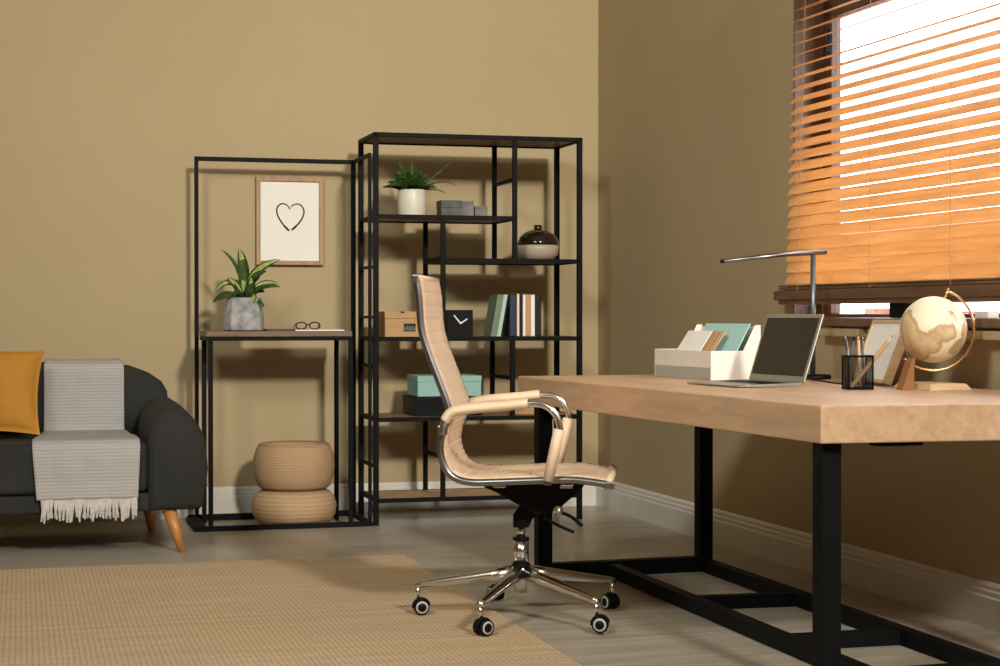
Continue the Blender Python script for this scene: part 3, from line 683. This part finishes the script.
# ---------------------------------------------------------------- desk
DF = (2.2, 6.31, 0); DR = -.55
dk = thing('desk', 'large desk with thick light wood top and black steel legs', 'desk', DF, DR)
DW, DL, DT, DB = 1.02, 2.31, .767, .668
MB().prism([(0, 0), (DW, -.02), (DW, -2.385), (.044, -2.306)], DB, DT, 'z').build('desktop', 'desk', dk, bevel=.004)
for (x, y) in ((.047, -.105), (.712, -.105), (.073, -2.262), (.80, -2.265)):
    box(x, x + .056, y, y + .056, 0, DB).build('leg', 'black', dk, bevel=.003)
box(.103, .712, -.103, -.053, 0, .058).build('floor_rail', 'black', dk, bevel=.003)
box(.129, .80, -2.26, -2.21, 0, .058).build('floor_rail', 'black', dk, bevel=.003)
def slant(x0, y0, x1, y1, w_=.045, h=.05):
    mb = MB(); d = Vector((x1 - x0, y1 - y0)); d.normalize(); q = Vector((-d.y, d.x)) * w_ / 2
    mb.prism([(x0 - q.x, y0 - q.y), (x1 - q.x, y1 - q.y), (x1 + q.x, y1 + q.y), (x0 + q.x, y0 + q.y)], 0.001, h, 'z'); return mb
slant(.345, -.12, .262, -2.20).build('long_rail', 'black', dk, bevel=.002)
slant(.738, -.12, .652, -2.20).build('long_rail', 'black', dk, bevel=.002)
slant(.335, -.90, .690, -.93, .045, .046).build('cross_tie', 'black', dk, bevel=.002)
slant(.30, -1.64, .665, -1.66, .045, .046).build('cross_tie', 'black', dk, bevel=.002)
box(.25, .385, -2.24, -2.19, DB - .016, DB).build('underside_bracket', 'black', dk)
TOP = DT + .0005

# ---------------------------------------------------------------- white desk organiser with papers
ang = lambda p, q: math.degrees(atan2(q[1] - p[1], q[0] - p[0]))
og = thing('desk_organizer', 'white open-sided desk organizer holding folders at the back of the desk', 'organizer', (2.700, 5.665, TOP), 2)
# local: x to the right (side profile), y away; side panels in xz plane
sp = [(0, 0), (.300, 0), (.300, .195), (.275, .195), (.165, .098), (0, .098)]
OD = .45
ob = MB()
ob.box(0, .006, .0, OD, 0, .104); ob.box(0, .20, .0, OD, 0, .045); ob.box(.194, .200, .0, OD, 0, .190)
ob.prism([(0, 0), (.200, 0), (.200, .196), (.178, .196), (.130, .104), (0, .104)], -.006, 0)
ob.prism([(0, 0), (.200, 0), (.200, .196), (.178, .196), (.130, .104), (0, .104)], OD, OD + .006)
ob.build('tray', 'white', og, bevel=.001)
def sheet(name, label, x0, y0, y1, lean, h, t, m, z0=.046, grp=None):
    o = MB(); k = lean
    vs = []
    for (zz) in (0, h):
        for (xx, yy) in ((0, y0), (t, y0), (t, y1), (0, y1)): vs.append((x0 + xx + k * zz, yy, z0 + zz))
    o.add(vs, [(0, 3, 2, 1), (4, 5, 6, 7), (0, 1, 5, 4), (1, 2, 6, 5), (2, 3, 7, 6), (3, 0, 4, 7)])
    c, s_ = cos(radians(2)), sin(radians(2))
    ob_ = o.build(name, m, loc=(2.700, 5.665, TOP), rotz=radians(2)); tag(ob_, label, 'folder' if name == 'folder' else 'paper', grp)
    return ob_
sheet('folder', 'white folder leaning in the organizer, frontmost on the left', .012, .18, .37, .70, .128, .004, 'paper')
sheet('folder', 'brown kraft folder just behind the white one in the organizer', .020, .145, .36, .70, .128, .004, 'kraft')
sheet('folder', 'cream folder edge between the kraft and the aqua folder', .030, .11, .34, .70, .128, .004, 'oak')
sheet('folder', 'pale aqua folder leaning in the organizer, nearest the laptop', .085, .020, .36, .55, .155, .004, 'tealpaper')

# ---------------------------------------------------------------- laptop
lp = thing('laptop', 'open silver laptop with dark blank screen on the desk', 'laptop', (2.738, 5.052, TOP), 3.5)
LW = .352; LD = .235
lb_ = MB(); lb_.prism([(-LD, .002), (-.01, .0), (.0, .003), (0, .013), (-LD, .0065)], 0, LW); lb_.build('base', 'silver', lp, bevel=.0015)
box(-LD + .085, -.035, .02, LW - .02, .0118, .0128)
kb = MB(); 
kb.add([(-.135, .03, .0107), (-.035, .03, .0128), (-.035, LW - .03, .0128), (-.135, LW - .03, .0107)], [(0, 1, 2, 3)]); kb.build('keyboard', 'blackplastic', lp)
lid = MB(); tl = .33; hz = .205
mt = Matrix.Translation((0.002, 0, .012)) @ Matrix.Rotation(math.atan(tl), 4, 'Y')
lid.box(0, .006, 0, LW, 0, .236, mt); lido = lid.build('lid', 'silver', lp, bevel=.003)
box(-.0012, -.0002, .014, LW - .014, .022, .222).build('screen', 'screen', lido)
for v in lido.children[0].data.vertices: v.co = mt @ v.co

# ---------------------------------------------------------------- desk lamp
lm = thing('desk_lamp', 'slim grey desk lamp with a flat bar arm behind the laptop', 'lamp', (3.118, 5.668, TOP), 0)
MB().lathe([(0, 0), (.060, 0), (.062, .006), (.058, .016), (0, .018)], 28, cap=False).build('base', 'blackplastic', lm)
MB().tube([(-.006, 0, .015), (-.006, 0, .462)], .0095, 14).build('pole', 'gunmetal', lm)
arm_ = MB(); arm_.tube([(.045, 0, .463), (-.12, 0, .452), (-.367, 0, .424)], [.010, .009, .0075], 12, flat=1.5, side=(0, 0, 1)); arm_.build('arm', 'satin', lm)
MB().lathe([(0, -.006), (.009, -.006), (.009, .006), (0, .006)], 14, c=(-.368, 0, .424), cap=False).build('arm_tip', 'blackplastic', lm)
curve_tube([(-.055, 0, .006), (-.09, -.12, .005), (-.13, -.28, .005), (-.17, -.42, .005), (-.20, -.55, .005)], .003, 6).build('power_cable', 'blackplastic', lm)

# ---------------------------------------------------------------- wire pen holder and pens
ph_ = thing('pen_holder', 'square black wire mesh pen holder on the desk', 'pen holder', (2.812, 4.835, TOP), -14)
a_ = .038; hh = .104
wm = MB()
for (x, y) in ((-a_, -a_), (a_, -a_), (a_, a_), (-a_, a_)): wm.tube([(x, y, 0), (x, y, hh)], .0026, 8)
for z in (.004, hh):
    P_ = [(-a_, -a_, z), (a_, -a_, z), (a_, a_, z), (-a_, a_, z), (-a_, -a_, z)]
    for q in range(4): wm.tube([P_[q], P_[q + 1]], .0034, 8)
wm.build('wire_frame', 'blackplastic', ph_)
ms = MB(); 
for k in range(1, 22):
    u = -a_ + 2 * a_ * k / 22
    for (p0, p1) in (((u, -a_, 0), (u, -a_, hh)), ((u, a_, 0), (u, a_, hh)), ((-a_, u, 0), (-a_, u, hh)), ((a_, u, 0), (a_, u, hh))): ms.tube([p0, p1], .00035, 4, cap=False)
for k in range(1, 25):
    z = hh * k / 25
    for q in range(4):
        P_ = [(-a_, -a_, z), (a_, -a_, z), (a_, a_, z), (-a_, a_, z), (-a_, -a_, z)]; ms.tube([P_[q], P_[q + 1]], .00035, 4, cap=False)
ms.build('mesh_wall', 'blackplastic', ph_)
box(-a_, a_, -a_, a_, .0, .003).build('bottom', 'blackplastic', ph_)
def pen(label, foot, tip, r_, m, mtip, sharp=True, group=None):
    c, s_ = cos(radians(-14)), sin(radians(-14))
    W = lambda p_: Vector((2.812 + p_[0] * c - p_[1] * s_, 4.835 + p_[0] * s_ + p_[1] * c, TOP + p_[2]))
    A, B = W(foot), W(tip); t = thing('pencil' if sharp else 'pen', label, 'pencil' if sharp else 'pen', A, 0)
    d = B - A; Lh = d.length; u = d.normalized()
    if sharp:
        MB().tube([(0, 0, 0), u * (Lh - .028)], r_, 6).build('shaft', m, t)
        MB().tube([u * (Lh - .028), u * (Lh - .008)], [r_, r_ * .35], 6).build('cone', 'oak', t)
        MB().tube([u * (Lh - .008), u * Lh], [r_ * .35, .0003], 6).build('lead', mtip, t)
    else:
        MB().tube([(0, 0, 0), u * (Lh - .012)], r_, 10).build('barrel', m, t)
        MB().tube([u * (Lh - .012), u * Lh], [r_ * .9, r_ * .6], 10).build('end_cap', mtip, t)
pen('thick wooden pencil leaning right across the pen holder', (-.028, -.028, .008), (.108, -.02, .170), .0068, 'kraft', 'ink')
pen('grey pen leaning left in the holder, leftmost of the pens', (-.010, .0, .006), (-.036, .015, .166), .0045, 'satin', 'satin', False)
pen('dark slanting pen in the middle of the pen holder', (-.032, .02, .006), (-.004, .02, .164), .0042, 'greybox', 'blackplastic', False)
pen('cream upright pen in the middle of the pen holder', (.010, .005, .006), (.004, .005, .166), .0048, 'oak', 'gold', False)
pen('grey upright pen, rightmost in the holder', (.026, .02, .006), (.022, .022, .164), .0042, 'greybox2', 'satin', False)

# ---------------------------------------------------------------- tilted photo frame on desk
fa = 6.0
pf = thing('photo_frame', 'blank white print in a leaning wooden frame behind the pen holder', 'frame', (3.004, 5.0035, TOP), -fa)
FWd, FH, FD = .26, .222, .030
mt = Matrix.Rotation(radians(22), 4, 'Y')
fb = MB(); e_ = .012
fb.box(0, FD, 0, e_, 0, FH, mt); fb.box(0, FD, FWd - e_, FWd, 0, FH, mt); fb.box(0, FD, e_, FWd - e_, 0, e_, mt); fb.box(0, FD, e_, FWd - e_, FH - e_, FH, mt)
mz = min(v[2] for v in fb.v); fb.v = [(v[0], v[1], v[2] - mz) for v in fb.v]
fb.build('frame', 'oak', pf, bevel=.001)
fp = MB(); fp.box(.004, .014, e_, FWd - e_, e_, FH - e_, mt); fp.v = [(v[0], v[1], v[2] - mz) for v in fp.v]; fp.build('print', 'paper', pf)
fe = MB(); fe.prism([(.080, .0), (.150, .0), (.118, .155), (.098, .155)], .10, .16, 'y'); fe.build('easel', 'kraftdark', pf)

# ---------------------------------------------------------------- globe
gy = 4.765; gxc = 3.04
gb = thing('globe', 'cream and tan desk globe on a tilted gold ring', 'globe', (gxc, gy, TOP), 0)
gc = Vector((0, 0, .187)); R_ = .104
gm = MB(); prof_ = [(R_ * sin(pi * i / 32), -R_ * cos(pi * i / 32)) for i in range(33)]
gm.lathe(prof_, 48, cap=False); go = gm.build('sphere', 'globe', gb); go.location = gc; go.rotation_euler = (radians(8), radians(22), radians(30))
axis = Vector((.045, -.0, .118)).normalized()
rt_ = Vector((cos(radians(-18.6)), sin(radians(-18.6)), 0)); up_ = Vector((0, 0, 1))
ringpts = []
for k in range(41):
    a = radians(70 - 205 * k / 40); ringpts.append(gc + (rt_ * cos(a) + up_ * sin(a)) * (R_ + .024))
MB().tube(ringpts, .0042, 8, flat=1.6, side=None).build('meridian_ring', 'gold', gb)
pv = gc + (rt_ * cos(radians(70)) + up_ * sin(radians(70))) * (R_ + .012)
MB().tube([gc + (rt_ * cos(radians(70)) + up_ * sin(radians(70))) * (R_ - .002), gc + (rt_ * cos(radians(70)) + up_ * sin(radians(70))) * (R_ + .034)], .0045, 10).build('pivot', 'gold', gb)
bsm = MB()
q0 = [(-.075, -.10), (.078, -.10), (.078, .12), (-.075, .12)]; q1 = [(-.062, -.085), (.064, -.085), (.056, .11), (-.056, .11)]
bsm.add([(x, y, 0) for x, y in q0] + [(x, y, .020) for x, y in q1], [(0, 3, 2, 1), (4, 5, 6, 7), (0, 1, 5, 4), (1, 2, 6, 5), (2, 3, 7, 6), (3, 0, 4, 7)])
bsm.build('base', 'oak', gb, bevel=.0015)
stm = MB(); e0 = ringpts[-1]
stm.prism([(-.128, 0), (-.086, 0), (-.086, .070), (e0.x + .004, e0.z + .004), (e0.x - .010, e0.z - .008)], -.03, .01); stm.build('support', 'kraftdark', gb, bevel=.001)

# dark box on sill behind globe
tag(box(-.028, .028, -.16, .10, 0, .052).build('box', 'blackplastic', loc=(3.290, 5.30, .990), rotz=AR, bevel=.003), 'small black box on the window sill, mostly hidden by the globe', 'box')

# ---------------------------------------------------------------- office chair (local x = forward, y = far side)
ch = thing('office_chair', 'cream leather ribbed office chair with chrome frame and castors', 'chair', (1.88, 5.42, .005), -23.5)
rail = [(-.292, 1.108), (-.283, 1.05), (-.276, .955), (-.257, .885), (-.225, .800), (-.190, .705), (-.192, .665), (-.205, .635), (-.216, .583), (-.211, .542), (-.192, .502), (-.160, .479), (-.115, .470), (-.049, .471), (.092, .477), (.192, .480), (.262, .474), (.315, .465)]
RP = smooth_path([(x, 0, z) for x, z in rail], 8)
for y in (-.265, .265):
    MB().tube([(q.x, y, q.z) for q in RP], .0115, 12).build('side_rail', 'satin', ch)
# sling: offset towards sitter, with sewn ribs
PP = smooth_path([(x, 0, z) for x, z in rail], 26)
Ls = [0]
for i in range(1, len(PP)): Ls.append(Ls[-1] + (PP[i] - PP[i - 1]).length)
V1, V2 = [], []
ribs = 27
for i, q in enumerate(PP):
    t = (PP[min(i + 1, len(PP) - 1)] - PP[max(i - 1, 0)]).normalized(); nrm = Vector((t.z, 0, -t.x))
    if nrm.x < 0 and q.z > .6: nrm = -nrm
    if q.z <= .6 and nrm.z < 0 and q.x > -.15: nrm = -nrm
    nrm = Vector((-t.z, 0, t.x))  # left of travel (down then forward) = sitter side
    u = Ls[i] / Ls[-1]; ph2 = (u * ribs) % 1; bump_ = .0026 * min(1, abs(sin(pi * ph2)) * 2.6)
    V1.append(q + nrm * (.012 + bump_)); V2.append(q + nrm * .001)
sm_ = MB(); ysn = [-.250, -.243, -.15, 0, .15, .243, .250]; yo = [-.006, -.001, 0, 0, 0, -.001, -.006]
nP = len(PP); V = []
for j, y in enumerate(ysn):
    for i in range(nP):
        d = (V1[i] - V2[i]).normalized(); sag = -.006 * (1 - (y / .262) ** 2)
        V.append(V1[i] + d * (yo[j] + sag) + Vector((0, y, 0)))
for j, y in enumerate(ysn):
    for i in range(nP):
        d = (V1[i] - V2[i]).normalized(); sag = -.006 * (1 - (y / .262) ** 2)
        V.append(V2[i] + d * sag + Vector((0, y, 0)))
fs = []; nj = len(ysn)
for j in range(nj - 1):
    for i in range(nP - 1):
        a = j * nP + i; fs.append((a, a + 1, a + nP + 1, a + nP)); b0 = nj * nP + a; fs.append((b0, b0 + nP, b0 + nP + 1, b0 + 1))
for j in (0, nj - 1):
    for i in range(nP - 1): a = j * nP + i; fs.append((a, a + 1, nj * nP + a + 1, nj * nP + a))
for i in (0, nP - 1):
    for j in range(nj - 1): a = j * nP + i; fs.append((a, a + nP, nj * nP + a + nP, nj * nP + a))
sm_.add(V, fs, True); sm_.build('seat_sling', 'cream', ch)
# rolled leather ends and cross bars
MB().tube([(-.290, -.262, 1.113), (-.290, .262, 1.113)], [.0095, .0095], 14).build('top_roll', 'cream', ch)
MB().tube([(.312, -.262, .476), (.320, 0, .474), (.312, .262, .476)], .011, 14).build('front_roll', 'cream', ch)
for y in (-.268, .268):
    MB().box(.300, .330, y - .013, y + .013, .450, .476).build('rail_end', 'chrome', ch, bevel=.004)
    MB().box(-.306, -.284, y - .010, y + .010, 1.095, 1.122).build('rail_cap', 'satin', ch, bevel=.004)
# arms
for y, sg in ((-.298, -1), (.298, 1)):
    path_ = [(-.207, y, .625), (-.200, y, .66), (-.175, y, .690), (-.13, y, .700), (-.03, y, .709), (.060, y, .719), (.112, y, .715), (.145, y, .690), (.160, y, .652), (.157, y, .620), (.124, y, .478)]
    curve_tube(path_, .0105, 12).build('arm_loop', 'chrome', ch)
    pp_ = smooth_path([(-.198, y, .664), (-.175, y, .692), (-.12, y, .703), (-.02, y, .712), (.062, y, .721)], 6)
    MB().tube(pp_, [.014] + [.0165] * (len(pp_) - 2) + [.014], 14, flat=1.75, side=(0, 0, 1)).build('arm_pad', 'cream', ch)
    MB().tube([(.159, y, .640), (.147, y, .58), (.125, y, .480)], [.017, .018, .017], 12, flat=1.5, side=(1, 0, 0)).build('arm_sleeve', 'cream', ch)
    MB().box(-.222, -.192, min(y, y - sg * .03) , max(y, y - sg * .03), .618, .650).build('arm_bracket', 'satin', ch, bevel=.004)
    MB().box(.110, .136, min(y, y - sg * .03), max(y, y - sg * .03), .466, .486).build('arm_bracket', 'satin', ch, bevel=.003)
# mechanism
mc = MB()
mc.prism([(-.095, .452), (.232, .452), (.222, .436), (.150, .372), (.105, .352), (.075, .352), (.0, .392), (-.06, .425), (-.093, .438)], -.10, .10)
mc.build('tilt_mechanism', 'blackplastic', ch, bevel=.004)
mc = MB(); mc.prism([(-.004, .302), (.046, .302), (.058, .330), (.085, .345), (.105, .350), (.110, .375), (.02, .380), (-.004, .345)], -.045, .045)
mc.build('column_socket', 'blackplastic', ch, bevel=.004)
cb = MB()
for x in (-.03, .18): cb.box(x - .02, x + .02, -.262, .262, .453, .463)
cb.build('seat_crossbar', 'chrome', ch, bevel=.002)
MB().tube([(.147, -.10, .368), (.147, -.135, .368)], .016, 18).build('tension_knob', 'chrome', ch)
curve_tube([(.10, -.10, .345), (.15, -.16, .325), (.20, -.19, .308)], [.0055] * 17, 8).build('lever', 'blackplastic', ch)
curve_tube([(.14, -.10, .365), (.19, -.15, .352), (.225, -.18, .328)], [.006] * 17, 8).build('lever', 'blackplastic', ch)
X0 = .019
MB().lathe([(0, .262), (.014, .262), (.014, .312), (0, .312)], 20, c=(X0, 0, 0), cap=False).build('gas_piston', 'chrome', ch)
MB().lathe([(0, .178), (.026, .178), (.026, .262), (0, .262)], 28, c=(X0, 0, 0), cap=False).build('gas_column', 'chrome', ch)
mb = MB(); mb.lathe([(0, .258), (.0275, .258), (.0275, .266), (0, .266)], 28, c=(X0, 0, 0), cap=False); mb.lathe([(0, .170), (.031, .170), (.031, .180), (0, .180)], 28, c=(X0, 0, 0), cap=False)
mb.build('column_ring', 'blackplastic', ch)
MB().lathe([(0, .085), (.020, .085), (.022, .13), (.034, .140), (.036, .166), (.030, .172), (0, .173)], 28, c=(X0, 0, 0), cap=False).build('hub', 'chrome', ch)
for k in range(5):
    a = radians((-107, -43, 32, 108, 174)[k]); u = Vector((cos(a), sin(a), 0)); q = Vector((-sin(a), cos(a), 0)); o_ = Vector((X0, 0, 0))
    secs = [(.022, .148, .025, .028), (.10, .137, .023, .024), (.22, .118, .018, .019), (.335, .100, .013, .014), (.355, .097, .012, .012)]
    V = []
    for d_, z, hw, hh_ in secs:
        for c_ in range(12):
            an = 2 * pi * c_ / 12; V.append(o_ + u * d_ + q * hw * cos(an) + Vector((0, 0, z + hh_ * sin(an) * (1 if sin(an) > 0 else .7))))
    n = 12; m_ = len(secs)
    fs = [(i * n + j, i * n + (j + 1) % n, (i + 1) * n + (j + 1) % n, (i + 1) * n + j) for i in range(m_ - 1) for j in range(n)] + [tuple(range(n)), tuple((m_ - 1) * n + j for j in range(n))]
    MB().add(V, fs, True).build('base_leg', 'chrome', ch)
    cs = bpy.data.objects.new('castor', None); COL.objects.link(cs); cs.parent = ch
    cs.location = o_ + u * .348; cs.rotation_euler = (0, 0, a + radians((150, 40, 95, 20, 200)[k]))
    MB().tube([(0, 0, .05), (0, 0, .098)], .0065, 10).build('stem', 'chrome', cs)
    hood = [(.031 * cos(radians(t)), .027 + .031 * sin(radians(t))) for t in range(10, 200, 15)]
    MB().prism([(x + .012, z) for x, z in hood], -.008, .008).build('hood', 'blackplastic', cs, bevel=.002)
    for s2 in (-1, 1):
        wl = MB()
        def disc(mb, r0, r1, y0_, y1_, nn_=24):
            pr_ = [(0, y0_), (r0, y0_), (r1, y1_), (0, y1_)]; VV = []
            for r_, yy in pr_:
                for kk in range(nn_): aa = 2 * pi * kk / nn_; VV.append((.012 + r_ * cos(aa), yy, .027 + r_ * sin(aa)))
            mb.add(VV, [(i * nn_ + kk, i * nn_ + (kk + 1) % nn_, (i + 1) * nn_ + (kk + 1) % nn_, (i + 1) * nn_ + kk) for i in range(3) for kk in range(nn_)], True)
        disc(wl, .027, .025, s2 * .009, s2 * .023); wo = wl.build('wheel', 'blackplastic', cs)
        rb = MB(); disc(rb, .021, .0205, s2 * .0225, s2 * .0236); rb.build('tyre_ring', 'rubber', cs)
        rb = MB(); disc(rb, .0145, .013, s2 * .0235, s2 * .0256); rb.build('hub_cap', 'blackplastic', cs)
